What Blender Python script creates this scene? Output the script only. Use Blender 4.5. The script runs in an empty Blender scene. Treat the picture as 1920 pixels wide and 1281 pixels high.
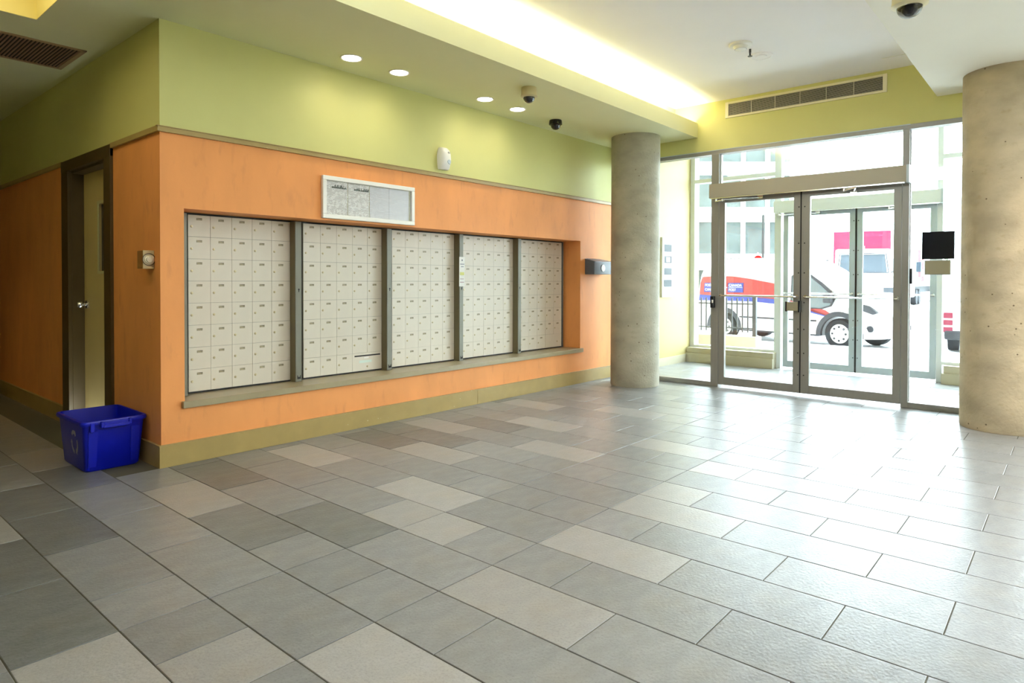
import bpy, math, random
from mathutils import Vector, Matrix
random.seed(7)
sc = bpy.context.scene
COL = sc.collection
PI = math.pi

# ---------------------------------------------------------------- camera
F_PX, CY, PITCH, ROLL, YAW, CAM_H = 1223.4, 543.08, -0.7741, 0.1224, 40.8647, 1.2017
p_, r_, y_ = (math.radians(v) for v in (PITCH, ROLL, YAW))
fw = Vector((math.cos(y_)*math.cos(p_), math.sin(y_)*math.cos(p_), math.sin(p_)))
rt0 = Vector((math.sin(y_), -math.cos(y_), 0)); up0 = rt0.cross(fw)
rt = math.cos(r_)*rt0 + math.sin(r_)*up0
up = rt.cross(fw)
cam = bpy.data.cameras.new('camera'); cam_o = bpy.data.objects.new('camera', cam); COL.objects.link(cam_o)
cam.sensor_width = 36; cam.lens = F_PX/1920*36; cam.shift_y = -(640.5-CY)/1920
cam.clip_start = 0.05; cam.clip_end = 500
m3 = Matrix((rt, up, -fw)).transposed()
cam_o.matrix_world = Matrix.Translation((0, 0, CAM_H)) @ m3.to_4x4()
sc.camera = cam_o

# ---------------------------------------------------------------- world, exposure, large lights
sc.view_settings.view_transform = 'Standard'
sc.view_settings.look = 'None'
sc.view_settings.gamma = 1
sc.view_settings.use_curve_mapping = False
sc.view_settings.exposure = 0.25
w = bpy.data.worlds.new('overcast_sky'); sc.world = w; w.use_nodes = True
bg = w.node_tree.nodes['Background']; bg.inputs[0].default_value = (0.80, 0.91, 1.0, 1); bg.inputs[1].default_value = 19.0
sc.cycles.max_bounces = 10; sc.cycles.diffuse_bounces = 5; sc.cycles.glossy_bounces = 4
sc.cycles.transparent_max_bounces = 24; sc.cycles.transmission_bounces = 6
sc.cycles.sample_clamp_indirect = 20
sc.cycles.caustics_reflective = False; sc.cycles.caustics_refractive = False
sc.cycles.use_denoising = True

def area(name, loc, size, power, color, rot=(0, 0, 0), portal=False, spread=180):
    l = bpy.data.lights.new(name, 'AREA'); l.shape = 'RECTANGLE'; l.size, l.size_y = size
    l.energy = power; l.color = color; l.spread = math.radians(spread)
    o = bpy.data.objects.new(name, l); COL.objects.link(o); o.location = loc; o.rotation_euler = rot
    if portal: l.cycles.is_portal = True
    return o
def spot(name, loc, power, color, angle, blend, rot=(0, 0, 0), radius=.04):
    l = bpy.data.lights.new(name, 'SPOT'); l.energy = power; l.color = color
    l.spot_size = math.radians(angle); l.spot_blend = blend; l.shadow_soft_size = radius
    o = bpy.data.objects.new(name, l); COL.objects.link(o); o.location = loc; o.rotation_euler = rot
    return o

# ---------------------------------------------------------------- key dimensions (metres)
YC = 4.409      # mailbox wall
XC = 1.676      # hall wall
D = 7.133       # inner entrance wall
DO = 9.2        # outer entrance wall
ZL, ZR, ZH = 2.86, 2.91, 3.24   # low soffit, right soffit, high ceiling
X0, Y0, YS = -5.0, -4.0, 13.0   # room extents out of frame

WARM = (1, .80, .52)
cove_l = area('cove_light', (3.75, 3.49, 2.94), (6.6, .10), 78, (1, .90, .74), rot=(PI, 0, 0))
for i, (x, y) in enumerate([(2.3, -1.4), (3.6, -1.3), (4.9, -1.3), (2.5, -3.0), (3.8, -3.0), (5.6, -3.0)]):
    area('unseen_fill_light', (x, y, 2.84), (.9, .9), 40, (.99, .985, 1))  # unseen fill lamps added overhead to brighten the room, no fixtures built

# ---------------------------------------------------------------- materials
def srgb(r, g, b):
    f = lambda c: (c/255/12.92 if c/255 <= .04045 else ((c/255+.055)/1.055)**2.4)
    return (f(r), f(g), f(b), 1)
def mat(name, col, rough=.5, metal=0, spec=.5, noise=None, bump=None, emit=None, coat=0):
    """noise=(scale, amount, (sx,sy,sz)); bump=(scale, strength, (sx,sy,sz))"""
    m = bpy.data.materials.new(name); m.use_nodes = True
    nt = m.node_tree; b = nt.nodes['Principled BSDF']
    b.inputs['Base Color'].default_value = col if len(col) == 4 else (*col, 1)
    b.inputs['Roughness'].default_value = rough; b.inputs['Metallic'].default_value = metal
    b.inputs['Specular IOR Level'].default_value = spec
    if coat: b.inputs['Coat Weight'].default_value = coat; b.inputs['Coat Roughness'].default_value = .1
    tc = nt.nodes.new('ShaderNodeTexCoord')
    def nz(scale, st, detail=6):
        mp = nt.nodes.new('ShaderNodeMapping'); mp.inputs['Scale'].default_value = st
        nt.links.new(tc.outputs['Object'], mp.inputs[0])
        n = nt.nodes.new('ShaderNodeTexNoise'); n.inputs['Scale'].default_value = scale; n.inputs['Detail'].default_value = detail
        nt.links.new(mp.outputs[0], n.inputs['Vector']); return n
    if noise:
        n = nz(noise[0], noise[2] if len(noise) > 2 else (1, 1, 1))
        rmp = nt.nodes.new('ShaderNodeMapRange'); rmp.inputs[1].default_value = .3; rmp.inputs[2].default_value = .7
        rmp.inputs[3].default_value = 1-noise[1]; rmp.inputs[4].default_value = 1+noise[1]
        nt.links.new(n.outputs[0], rmp.inputs[0])
        mx = nt.nodes.new('ShaderNodeVectorMath'); mx.operation = 'SCALE'
        mx.inputs[0].default_value = b.inputs['Base Color'].default_value[:3]
        nt.links.new(rmp.outputs[0], mx.inputs['Scale']); nt.links.new(mx.outputs[0], b.inputs['Base Color'])
    if bump:
        n = nz(bump[0], bump[2] if len(bump) > 2 else (1, 1, 1))
        bp = nt.nodes.new('ShaderNodeBump'); bp.inputs['Strength'].default_value = bump[1]; bp.inputs['Distance'].default_value = .01
        nt.links.new(n.outputs[0], bp.inputs['Height']); nt.links.new(bp.outputs[0], b.inputs['Normal'])
    if emit:
        b.inputs['Emission Color'].default_value = (*emit[0], 1); b.inputs['Emission Strength'].default_value = emit[1]
    return m
def add_patches(m, scale, lo, hi, color, st=(1, 1, 1), fac=1.0):
    """mix a second colour over the base where a noise passes lo..hi (stains, sponged paint, pits)"""
    nt = m.node_tree; b = nt.nodes['Principled BSDF']
    tc = nt.nodes.new('ShaderNodeTexCoord'); mp = nt.nodes.new('ShaderNodeMapping'); mp.inputs['Scale'].default_value = st
    n = nt.nodes.new('ShaderNodeTexNoise'); n.inputs['Scale'].default_value = scale; n.inputs['Detail'].default_value = 4
    r = nt.nodes.new('ShaderNodeMapRange'); r.inputs[1].default_value = lo; r.inputs[2].default_value = hi; r.inputs[4].default_value = fac
    mx = nt.nodes.new('ShaderNodeMix'); mx.data_type = 'RGBA'
    nt.links.new(tc.outputs['Object'], mp.inputs[0]); nt.links.new(mp.outputs[0], n.inputs['Vector']); nt.links.new(n.outputs[0], r.inputs[0])
    nt.links.new(r.outputs[0], mx.inputs[0])
    src = b.inputs['Base Color'].links
    if src: nt.links.new(src[0].from_socket, mx.inputs[6])
    else: mx.inputs[6].default_value = b.inputs['Base Color'].default_value
    mx.inputs[7].default_value = (*color, 1)
    nt.links.new(mx.outputs[2], b.inputs['Base Color'])
    return m

M = {}
M['orange'] = add_patches(mat('orange_paint', (.80, .315, .088), .62, noise=(3, .09, (1, 1, .45)), bump=(40, .05)), 7, .58, .76, (.64, .245, .072), (2.6, 2.6, .75), .55)
M['green'] = mat('yellow_green_paint', (.60, .58, .215), .6, noise=(2, .03), bump=(60, .03))
M['soffit'] = mat('soffit_paint', (.76, .75, .45), .7, noise=(2, .02))
M['white_ceiling'] = mat('ceiling_paint', (.90, .875, .89), .8, noise=(1.5, .015))
M['cream_soffit'] = mat('cream_soffit_paint', (.86, .82, .72), .75, noise=(1.5, .02))
M['olive'] = add_patches(mat('olive_trim_paint', (.38, .27, .09), .42, noise=(8, .06)), 30, .72, .76, (.62, .55, .36))
M['olive_dark'] = mat('olive_brown_paint', (.075, .048, .012), .4, noise=(8, .06))
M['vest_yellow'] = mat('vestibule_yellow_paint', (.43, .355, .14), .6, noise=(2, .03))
M['curb'] = mat('curb_paint', (.46, .41, .29), .55, noise=(5, .05))
M['plain_wall'] = mat('far_wall_paint', (.62, .58, .40), .7)
def conc(name, c, tint):
    m = mat(name, c, .72, noise=(3.2, .20, (1, 1, 1.6)), bump=(45, .4))
    add_patches(m, 14, .60, .78, tint, (1, 1, 1.4), .5)
    nt = m.node_tree; b = nt.nodes['Principled BSDF']          # small air-bubble pits
    tc = nt.nodes.new('ShaderNodeTexCoord'); v = nt.nodes.new('ShaderNodeTexVoronoi'); v.inputs['Scale'].default_value = 17
    nt.links.new(tc.outputs['Object'], v.inputs['Vector'])
    r = nt.nodes.new('ShaderNodeMapRange'); r.inputs[1].default_value = .08; r.inputs[2].default_value = .13; r.inputs[3].default_value = 1; r.inputs[4].default_value = 0
    n = nt.nodes.new('ShaderNodeTexNoise'); n.inputs['Scale'].default_value = 4
    nt.links.new(tc.outputs['Object'], n.inputs['Vector'])
    g = nt.nodes.new('ShaderNodeMath'); g.operation = 'GREATER_THAN'; g.inputs[1].default_value = .53
    mu = nt.nodes.new('ShaderNodeMath'); mu.operation = 'MULTIPLY'
    nt.links.new(v.outputs['Distance'], r.inputs[0]); nt.links.new(n.outputs[0], g.inputs[0])
    nt.links.new(r.outputs[0], mu.inputs[0]); nt.links.new(g.outputs[0], mu.inputs[1])
    mx = nt.nodes.new('ShaderNodeMix'); mx.data_type = 'RGBA'; mx.inputs[7].default_value = (.13, .095, .05, 1)
    nt.links.new(b.inputs['Base Color'].links[0].from_socket, mx.inputs[6]); nt.links.new(mu.outputs[0], mx.inputs[0])
    nt.links.new(mx.outputs[2], b.inputs['Base Color'])
    return m
M['concrete'] = conc('column_concrete', (.41, .385, .295), (.29, .26, .175))
M['concrete2'] = conc('column_concrete_pitted', (.45, .375, .25), (.34, .26, .14))
M['grout'] = mat('grout', (.09, .085, .06), .9)
M['grout_light'] = mat('grout_worn', (.30, .26, .13), .9)
def tile_mat(name, c, amt=.13):
    m = mat(name, c, .31, spec=.39, noise=(9, amt, (.8, 1.6, 1)), bump=(70, .16))
    add_patches(m, 120, .50, .72, tuple(v*.66 for v in c), (1, 1, 1), .55)
    add_patches(m, 5, .5, .75, (c[0]*1.05, c[1]*.92, c[2]*.74), (1, 1, 1), .45)
    nt = m.node_tree; b = nt.nodes['Principled BSDF']
    oi = nt.nodes.new('ShaderNodeObjectInfo'); r = nt.nodes.new('ShaderNodeMapRange'); r.inputs[3].default_value = .90; r.inputs[4].default_value = 1.08
    nt.links.new(oi.outputs['Random'], r.inputs[0])
    s = nt.nodes.new('ShaderNodeVectorMath'); s.operation = 'SCALE'
    nt.links.new(b.inputs['Base Color'].links[0].from_socket, s.inputs[0]); nt.links.new(r.outputs[0], s.inputs['Scale'])
    nt.links.new(s.outputs[0], b.inputs['Base Color'])
    return m
M['tile_mid'] = tile_mat('slate_tile_grey', (.245, .252, .256))
M['tile_light'] = tile_mat('slate_tile_light', (.345, .342, .335), .07)
M['tile_dark'] = tile_mat('slate_tile_dark', (.165, .172, .172), .18)
M['alu'] = mat('anodised_aluminium', (.285, .275, .25), .38, metal=.35, noise=(30, .03, (1, 1, .05)))
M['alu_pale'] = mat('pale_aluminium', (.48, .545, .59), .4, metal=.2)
M['alu_white'] = mat('white_frame_paint', (.70, .73, .74), .45)
M['chrome'] = mat('chrome', (.75, .75, .74), .16, metal=1)
M['brass'] = mat('brass', (.60, .52, .34), .3, metal=.9)
M['steel'] = mat('brushed_steel', (.52, .50, .45), .35, metal=.85)
M['gap'] = mat('black_rubber', (.012, .012, .012), .7)
M['black'] = mat('black_plastic', (.012, .014, .018), .25)
M['blackgloss'] = mat('black_glass', (.008, .010, .018), .06)
M['mbx'] = mat('mailbox_enamel', (.66, .60, .50), .42, noise=(6, .02))
M['mbx_dark'] = mat('mailbox_frame_gap', (.05, .045, .03), .7)
M['mbx_side_shade'] = mat('mailbox_channel_side_shade', (.17, .145, .075), .55)  # shade on the flank turned from the windows, put into the colour
M['channel'] = mat('mailbox_channel_grey', (.195, .192, .15), .45, metal=.1, noise=(20, .04, (1, 1, .05)))
M['plate'] = add_patches(mat('number_plate_brass', (.34, .29, .18), .4), 190, .5, .56, (.15, .13, .08), (1, 1, .6))
M['white_pl'] = mat('white_plastic', (.82, .80, .74), .35)
M['cream_pl'] = mat('cream_plastic', (.70, .63, .45), .4)
M['bin'] = mat('blue_plastic', (.003, .010, .50), .33, spec=.4)
M['bin_mark'] = mat('pale_print', (.35, .36, .55), .6)
M['cream_door'] = mat('cream_door_paint', (.64, .49, .20), .45, noise=(4, .03))
M['box_grey'] = mat('grey_painted_steel', (.10, .11, .13), .35)
M['beige_plate'] = mat('beige_metal_plate', (.33, .30, .21), .4, metal=.2)
M['dome'] = mat('smoked_dome', (.02, .02, .022), .06, coat=.5)
M['grille_dark'] = mat('grille_shadow', (.03, .025, .02), .8)
M['slat'] = mat('grille_slat', (.66, .64, .55), .45)
M['hall_slat'] = mat('hall_grille_slat', (.30, .17, .10), .5)
M['lamp'] = mat('lamp_lens', (.9, .9, .85), .5, emit=((1, .93, .80), 14))
M['coffer_lamp'] = mat('coffer_paint', (.84, .74, .30), .6)
M['road'] = mat('asphalt', (.50, .50, .50), .85, noise=(3, .05))
M['pave'] = mat('sidewalk_concrete', (.62, .61, .58), .8, noise=(3, .05))
M['vanwhite'] = mat('white_car_paint', (.80, .80, .80), .25, coat=.6)
M['vanred'] = mat('red_vinyl', (.34, .036, .032), .35)
M['vanblue'] = mat('blue_vinyl', (.03, .05, .26), .35)
M['letter'] = mat('white_letter', (.85, .85, .85), .5)
M['tyre'] = mat('tyre_rubber', (.025, .027, .033), .8, spec=.2)
M['arch'] = mat('grey_bumper_plastic', (.05, .054, .062), .7, spec=.25)
M['carglass'] = mat('car_glass', (.15, .19, .195), .05, spec=.8)
M['lamp_glass'] = mat('headlamp_glass', (.06, .068, .08), .3, spec=.3)
M['pinkred'] = mat('crimson_truck_paint', (.26, .012, .05), .4)
M['facade'] = mat('pale_facade', (.60, .61, .59), .6)
M['facade_glass'] = mat('facade_glass', (.065, .078, .074), .6, spec=.15, noise=(.8, .35))
M['facade_brown'] = mat('facade_brown', (.055, .050, .030), .7, spec=.15)
M['facade_green'] = mat('facade_green', (.036, .070, .052), .7, spec=.15)
M['fence'] = mat('fence_steel', (.05, .055, .06), .5)
M['red_sign'] = mat('red_sign', (.30, .006, .006), .6, spec=.05)
M['leaf'] = mat('foliage', (.035, .085, .012), .8, spec=.1)

def glass_mat(name, tint=(.95, .97, .96), rough=.01):
    m = bpy.data.materials.new(name); m.use_nodes = True; nt = m.node_tree; nt.nodes.clear()
    out = nt.nodes.new('ShaderNodeOutputMaterial'); mx = nt.nodes.new('ShaderNodeMixShader')
    tr = nt.nodes.new('ShaderNodeBsdfTransparent'); tr.inputs[0].default_value = (*tint, 1)
    gl = nt.nodes.new('ShaderNodeBsdfGlossy'); gl.inputs['Roughness'].default_value = rough
    lw = nt.nodes.new('ShaderNodeLayerWeight'); lw.inputs[0].default_value = .5     # Schlick reflectance, same from both faces
    pw = nt.nodes.new('ShaderNodeMath'); pw.operation = 'POWER'; pw.inputs[1].default_value = 5
    fr = nt.nodes.new('ShaderNodeMath'); fr.operation = 'MULTIPLY_ADD'; fr.inputs[1].default_value = .96; fr.inputs[2].default_value = .04
    nt.links.new(lw.outputs['Facing'], pw.inputs[0]); nt.links.new(pw.outputs[0], fr.inputs[0])
    nt.links.new(fr.outputs[0], mx.inputs[0]); nt.links.new(tr.outputs[0], mx.inputs[1]); nt.links.new(gl.outputs[0], mx.inputs[2])
    nt.links.new(mx.outputs[0], out.inputs[0]); return m
M['glass'] = glass_mat('clear_glass')
M['acrylic'] = glass_mat('matte_acrylic', (.96, .96, .96), .28)
M['cam_glass'] = glass_mat('camera_dome_glass', (.55, .55, .55))

def print_mat(name, paper, ink, freq, dens=.5, header=None):
    """paper sheet with illegible lines of print; object space, x along the line, z up"""
    m = bpy.data.materials.new(name); m.use_nodes = True; nt = m.node_tree; b = nt.nodes['Principled BSDF']; b.inputs['Roughness'].default_value = .5
    tc = nt.nodes.new('ShaderNodeTexCoord'); sp = nt.nodes.new('ShaderNodeSeparateXYZ'); nt.links.new(tc.outputs['Object'], sp.inputs[0])
    ml = nt.nodes.new('ShaderNodeMath'); ml.operation = 'MULTIPLY'; ml.inputs[1].default_value = freq
    fr = nt.nodes.new('ShaderNodeMath'); fr.operation = 'FRACT'; gt = nt.nodes.new('ShaderNodeMath'); gt.operation = 'GREATER_THAN'; gt.inputs[1].default_value = .5
    nt.links.new(sp.outputs[2], ml.inputs[0]); nt.links.new(ml.outputs[0], fr.inputs[0]); nt.links.new(fr.outputs[0], gt.inputs[0])
    mp = nt.nodes.new('ShaderNodeMapping'); mp.inputs['Scale'].default_value = (1, 1, 1)
    n = nt.nodes.new('ShaderNodeTexNoise'); n.inputs['Scale'].default_value = 38; nt.links.new(tc.outputs['Object'], n.inputs['Vector'])
    g2 = nt.nodes.new('ShaderNodeMath'); g2.operation = 'GREATER_THAN'; g2.inputs[1].default_value = dens; nt.links.new(n.outputs[0], g2.inputs[0])
    mu = nt.nodes.new('ShaderNodeMath'); mu.operation = 'MULTIPLY'; nt.links.new(gt.outputs[0], mu.inputs[0]); nt.links.new(g2.outputs[0], mu.inputs[1])
    mx = nt.nodes.new('ShaderNodeMix'); mx.data_type = 'RGBA'; mx.inputs[6].default_value = (*paper, 1); mx.inputs[7].default_value = (*ink, 1)
    nt.links.new(mu.outputs[0], mx.inputs[0]); nt.links.new(mx.outputs[2], b.inputs['Base Color']); return m
M['paper'] = print_mat('printed_sheet', (.82, .79, .76), (.50, .47, .45), 88, .46)
M['paper2'] = print_mat('dense_printed_sheet', (.76, .74, .76), (.55, .53, .57), 80, .42)
M['skyline'] = mat('skyline_print', (.07, .08, .07), .6)
M['paper_plain'] = mat('white_paper', (.80, .79, .74), .6)
M['hi_yellow'] = mat('yellow_highlight', (.62, .62, .20), .6)
M['ink'] = mat('grey_ink', (.18, .19, .24), .6)
M['ink_red'] = mat('faded_red_ink', (.42, .28, .28), .6)
M['sticker'] = mat('pale_green_sticker', (.60, .70, .62), .5)

# ---------------------------------------------------------------- mesh builder
class MB:
    def __init__(s): s.v = []; s.f = []; s.m = []
    def add(s, vs, fs, mi=0):
        o = len(s.v); s.v += [tuple(v) for v in vs]; s.f += [tuple(i+o for i in f) for f in fs]; s.m += [mi]*len(fs); return s
    def box(s, x0, x1, y0, y1, z0, z1, mi=0):
        x0, x1 = min(x0, x1), max(x0, x1); y0, y1 = min(y0, y1), max(y0, y1); z0, z1 = min(z0, z1), max(z0, z1)
        return s.add([(x0, y0, z0), (x1, y0, z0), (x1, y1, z0), (x0, y1, z0), (x0, y0, z1), (x1, y0, z1), (x1, y1, z1), (x0, y1, z1)],
                     [(0, 3, 2, 1), (4, 5, 6, 7), (0, 1, 5, 4), (1, 2, 6, 5), (2, 3, 7, 6), (3, 0, 4, 7)], mi)
    def cyl(s, p0, p1, r0, r1=None, n=16, mi=0, caps=True):
        r1 = r0 if r1 is None else r1; p0, p1 = Vector(p0), Vector(p1); d = (p1-p0).normalized()
        a = d.orthogonal().normalized(); b = d.cross(a)
        vs = []
        for p, r in ((p0, r0), (p1, r1)):
            vs += [p + r*(math.cos(2*PI*i/n)*a + math.sin(2*PI*i/n)*b) for i in range(n)]
        fs = [(i, (i+1) % n, n+(i+1) % n, n+i) for i in range(n)]
        if caps: fs += [tuple(range(n-1, -1, -1)), tuple(range(n, 2*n))]
        return s.add(vs, fs, mi)
    def lathe(s, c, prof, n=24, axis='z', mi=0):
        """prof: list of (radius, height along the axis); closed where the radius is 0"""
        c = Vector(c); vs = []
        for r, h in prof:
            for i in range(n):
                a = 2*PI*i/n; u, v = r*math.cos(a), r*math.sin(a)
                vs.append(c + (Vector((u, v, h)) if axis == 'z' else Vector((h, u, v)) if axis == 'x' else Vector((u, h, v))))
        fs = [(k*n+i, k*n+(i+1) % n, (k+1)*n+(i+1) % n, (k+1)*n+i) for k in range(len(prof)-1) for i in range(n)]
        return s.add(vs, fs, mi)
    def tube(s, pts, r, n=8, mi=0):
        for a, b in zip(pts[:-1], pts[1:]): s.cyl(a, b, r, n=n, mi=mi)
        return s
    def prism(s, poly, axis, a, b, mi=0):
        """poly 2-D outline, swept along axis from a to b. axis x: (y,z); y: (x,z); z: (x,y)"""
        P = {'x': lambda u, v, w: (w, u, v), 'y': lambda u, v, w: (u, w, v), 'z': lambda u, v, w: (u, v, w)}[axis]
        n = len(poly); vs = [P(u, v, a) for u, v in poly] + [P(u, v, b) for u, v in poly]
        fs = [tuple(range(n-1, -1, -1)), tuple(range(n, 2*n))] + [(i, (i+1) % n, n+(i+1) % n, n+i) for i in range(n)]
        return s.add(vs, fs, mi)
    def build(s, name, mats, parent=None, loc=None, rotz=0, bevel=0, smooth=False, seg=2):
        import bmesh
        me = bpy.data.meshes.new(name); me.from_pydata(s.v, [], s.f)
        for x in (mats if isinstance(mats, (list, tuple)) else [mats]): me.materials.append(x)
        me.polygons.foreach_set('material_index', s.m)
        bm = bmesh.new(); bm.from_mesh(me); bmesh.ops.recalc_face_normals(bm, faces=bm.faces); bm.to_mesh(me); bm.free()
        me.update()
        if smooth:
            me.shade_smooth()
            try: me.set_sharp_from_angle(angle=math.radians(35))
            except Exception: pass
        o = bpy.data.objects.new(name, me); COL.objects.link(o)
        if parent: o.parent = parent
        if loc: o.location = loc
        o.rotation_euler.z = rotz
        if bevel:
            md = o.modifiers.new('bevel', 'BEVEL'); md.width = bevel; md.segments = seg; md.limit_method = 'ANGLE'
        return o
def tag(o, label=None, cat=None, group=None, kind=None):
    for k, v in (('label', label), ('category', cat), ('group', group), ('kind', kind)):
        if v: o[k] = v
    return o
def empty(name, loc=(0, 0, 0), label=None, cat=None, group=None, kind=None, rotz=0):
    o = bpy.data.objects.new(name, None); COL.objects.link(o); o.location = loc; o.rotation_euler.z = rotz; o.empty_display_size = .1
    return tag(o, label, cat, group, kind)
def copy_tree(o, parent=None, loc=None):
    c = o.copy(); COL.objects.link(c); c.parent = parent
    if loc is not None: c.location = loc
    for ch in list(o.children): copy_tree(ch, c)
    return c
def B(x0, x1, y0, y1, z0, z1): return MB().box(x0, x1, y0, y1, z0, z1)
def S(o): o['kind'] = 'structure'; return o

# ================================================================ SETTING: floor with tiles
W, L = .305, .61
TX0, TYA = 1.1038, 1.8558
floor = S(MB().box(X0, DO+.1, Y0, YC, -.12, -.003).box(X0+3.6, XC, YC, YS, -.12, -.003).build('floor', M['grout']))
GAP = .0022
def tile_mesh(name, sx, sy, m):
    c = .0016; x, y = sx/2, sy/2; mb = MB()
    lo = [(-x, -y, -.003), (x, -y, -.003), (x, y, -.003), (-x, y, -.003)]
    mid = [(-x, -y, -c), (x, -y, -c), (x, y, -c), (-x, y, -c)]
    tp = [(-x+c, -y+c, 0), (x-c, -y+c, 0), (x-c, y-c, 0), (-x+c, y-c, 0)]
    mb.add(lo+mid+tp, [(3, 2, 1, 0)]+[(i, (i+1) % 4, 4+(i+1) % 4, 4+i) for i in range(4)]+[(4+i, 4+(i+1) % 4, 8+(i+1) % 4, 8+i) for i in range(4)]+[(8, 9, 10, 11)])
    return mb
def in_poly(x, y):
    return (X0 <= x <= DO and Y0 <= y <= YC) or (X0+3.6 <= x <= XC and YC <= y <= YS)
def project(x, y, z=0):
    v = Vector((x, y, z-CAM_H)); d = v.dot(fw)
    if d < .1: return None
    return 960+F_PX*v.dot(rt)/d, CY-F_PX*v.dot(up)/d
LIGHT = {(-2, -2), (-1, -1), (0, 0), (2, 0), (1, -7), (4, -4), (3, -3), (3, -2), (4, 0), (6, -6), (6, 0), (-2, -8), (0, -12), (4, -8), (8, -4), (10, -6), (8, -8), (9, 0), (7, 0), (10, -2), (12, -8), (13, -5), (14, 0)}
DARK = {(0, -10), (-2, -6), (-1, -9), (2, -10), (1, -5), (-1, -7), (7, -7), (-2, -4), (6, -8), (7, -9), (9, -7), (2, -8)}
tiles = []
for k in range(-21, 28):
    n = -40
    while n < 22:
        nxt = n+2 if (n - k) % 2 == 0 else n+1
        if n < 0 < nxt: nxt = 0
        if n < -2 < nxt: nxt = -2
        xa, xb = TX0+k*W, TX0+(k+1)*W
        yb, ya = TYA-n*W, TYA-nxt*W
        key = (k, n); n = nxt
        # clip to floor outline
        xa2, xb2, ya2, yb2 = max(xa, X0), min(xb, DO), max(ya, Y0), yb
        if xa2 >= XC-.01 or xb2 > XC+.01: yb2 = min(yb2, YC)
        if xb2 <= X0+3.6: yb2 = min(yb2, YC)
        yb2 = min(yb2, YS)
        if xb2-xa2 < .02 or yb2-ya2 < .02: continue
        pr = [project(x, y) for x in (xa2, xb2) for y in (ya2, yb2)]
        area_px = 0
        if all(pr):
            xs = [min(max(q[0], 0), 1920) for q in pr]; ys = [min(max(q[1], 0), 1281) for q in pr]
            area_px = (max(xs)-min(xs))*(max(ys)-min(ys))
        tiles.append((area_px, key, xa2, xb2, ya2, yb2))
tiles.sort(key=lambda t: -t[0])
cache = {}
rest = MB()
tmats = [M['tile_mid'], M['tile_light'], M['tile_dark']]
for i, (a, key, xa, xb, ya, yb) in enumerate(tiles):
    rnd = random.Random(hash(key) & 0xffff).random()
    kind = 1 if key in LIGHT else 2 if key in DARK else (2 if rnd < .10 and key[1] < -2 else 0)
    sx, sy = xb-xa-2*GAP, yb-ya-2*GAP; cx, cy = (xa+xb)/2, (ya+yb)/2
    if i < 300 and a > 0:
        ck = (round(sx, 4), round(sy, 4), kind)
        if ck not in cache:
            o = tile_mesh('floor_tile', sx, sy, kind).build('floor_tile', tmats[kind], floor, (cx, cy, 0)); cache[ck] = o.data
        else:
            o = bpy.data.objects.new('floor_tile', cache[ck]); COL.objects.link(o); o.parent = floor; o.location = (cx, cy, 0)
        o.rotation_euler = (random.uniform(-.0012, .0012), random.uniform(-.0012, .0012), 0)
    else:
        t = tile_mesh('t', sx, sy, kind); rest.add([(v[0]+cx, v[1]+cy, v[2]) for v in t.v], t.f, kind)
tag(rest.build('floor_tiles_beyond', tmats, floor), kind='stuff')

# ================================================================ SETTING: walls and ceilings
NX0, NX1, NZ0, NZ1, NY = 1.823, 6.322, .41, 1.669, YC+.25      # mailbox niche
zt0, zt1 = 2.144, 2.181
mb = MB()
T = .32
def wallseg(x0, x1, z0, z1, mi): mb.box(x0, x1, YC, YC+T, z0, z1, mi)
wallseg(XC, NX0, 0, 2.16, 0); wallseg(NX1, D, 0, 2.16, 0)
wallseg(NX0, NX1, 0, NZ0-.045, 0); wallseg(NX0, NX1, NZ1, 2.16, 0)
mb.box(NX0, NX1, NY+.03, YC+T, NZ0-.045, NZ1, 0)
wallseg(XC, D, 2.16, ZH, 1)
S(mb.build('wall_back', [M['orange'], M['green']]))
# hall wall (plane x = XC) with the door opening
HY0, HY1, HDZ = 5.36, 6.24, 2.10
mb = MB()
for y0, y1 in ((YC+T, HY0), (HY1, YS)):
    mb.box(XC, XC+.2, y0, y1, 0, 2.16, 0)
mb.box(XC, XC+.2, HY0, HY1, HDZ, 2.16, 0)
mb.box(XC, XC+.2, YC+T, YS, 2.16, ZH, 1)
S(mb.build('wall_hall', [M['orange'], M['green']]))
S(B(X0+3.6-.15, X0+3.6, YC+.15, YS, 0, ZH).build('wall_hall_left', M['green']))
S(B(X0+3.6-.15, XC+.2, YS, YS+.15, 0, ZH).build('wall_hall_end', M['orange']))
S(MB().box(X0, X0+3.6, YC, YC+.15, 0, 2.16, 0).box(X0, X0+3.6, YC, YC+.15, 2.16, ZH, 1).build('wall_back_left', [M['orange'], M['green']]))
S(B(X0-.15, X0, Y0-.15, YC+.15, 0, ZH).build('wall_rear', M['plain_wall']))
S(B(X0, DO, Y0-.15, Y0, 0, ZH+.1).build('wall_right', M['plain_wall']))
# entrance wall: green bulkhead above the glazing
GZ = 2.69
S(B(D, D+.15, Y0, YC+T, GZ, ZH+.02).build('wall_front', M['green']))
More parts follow.
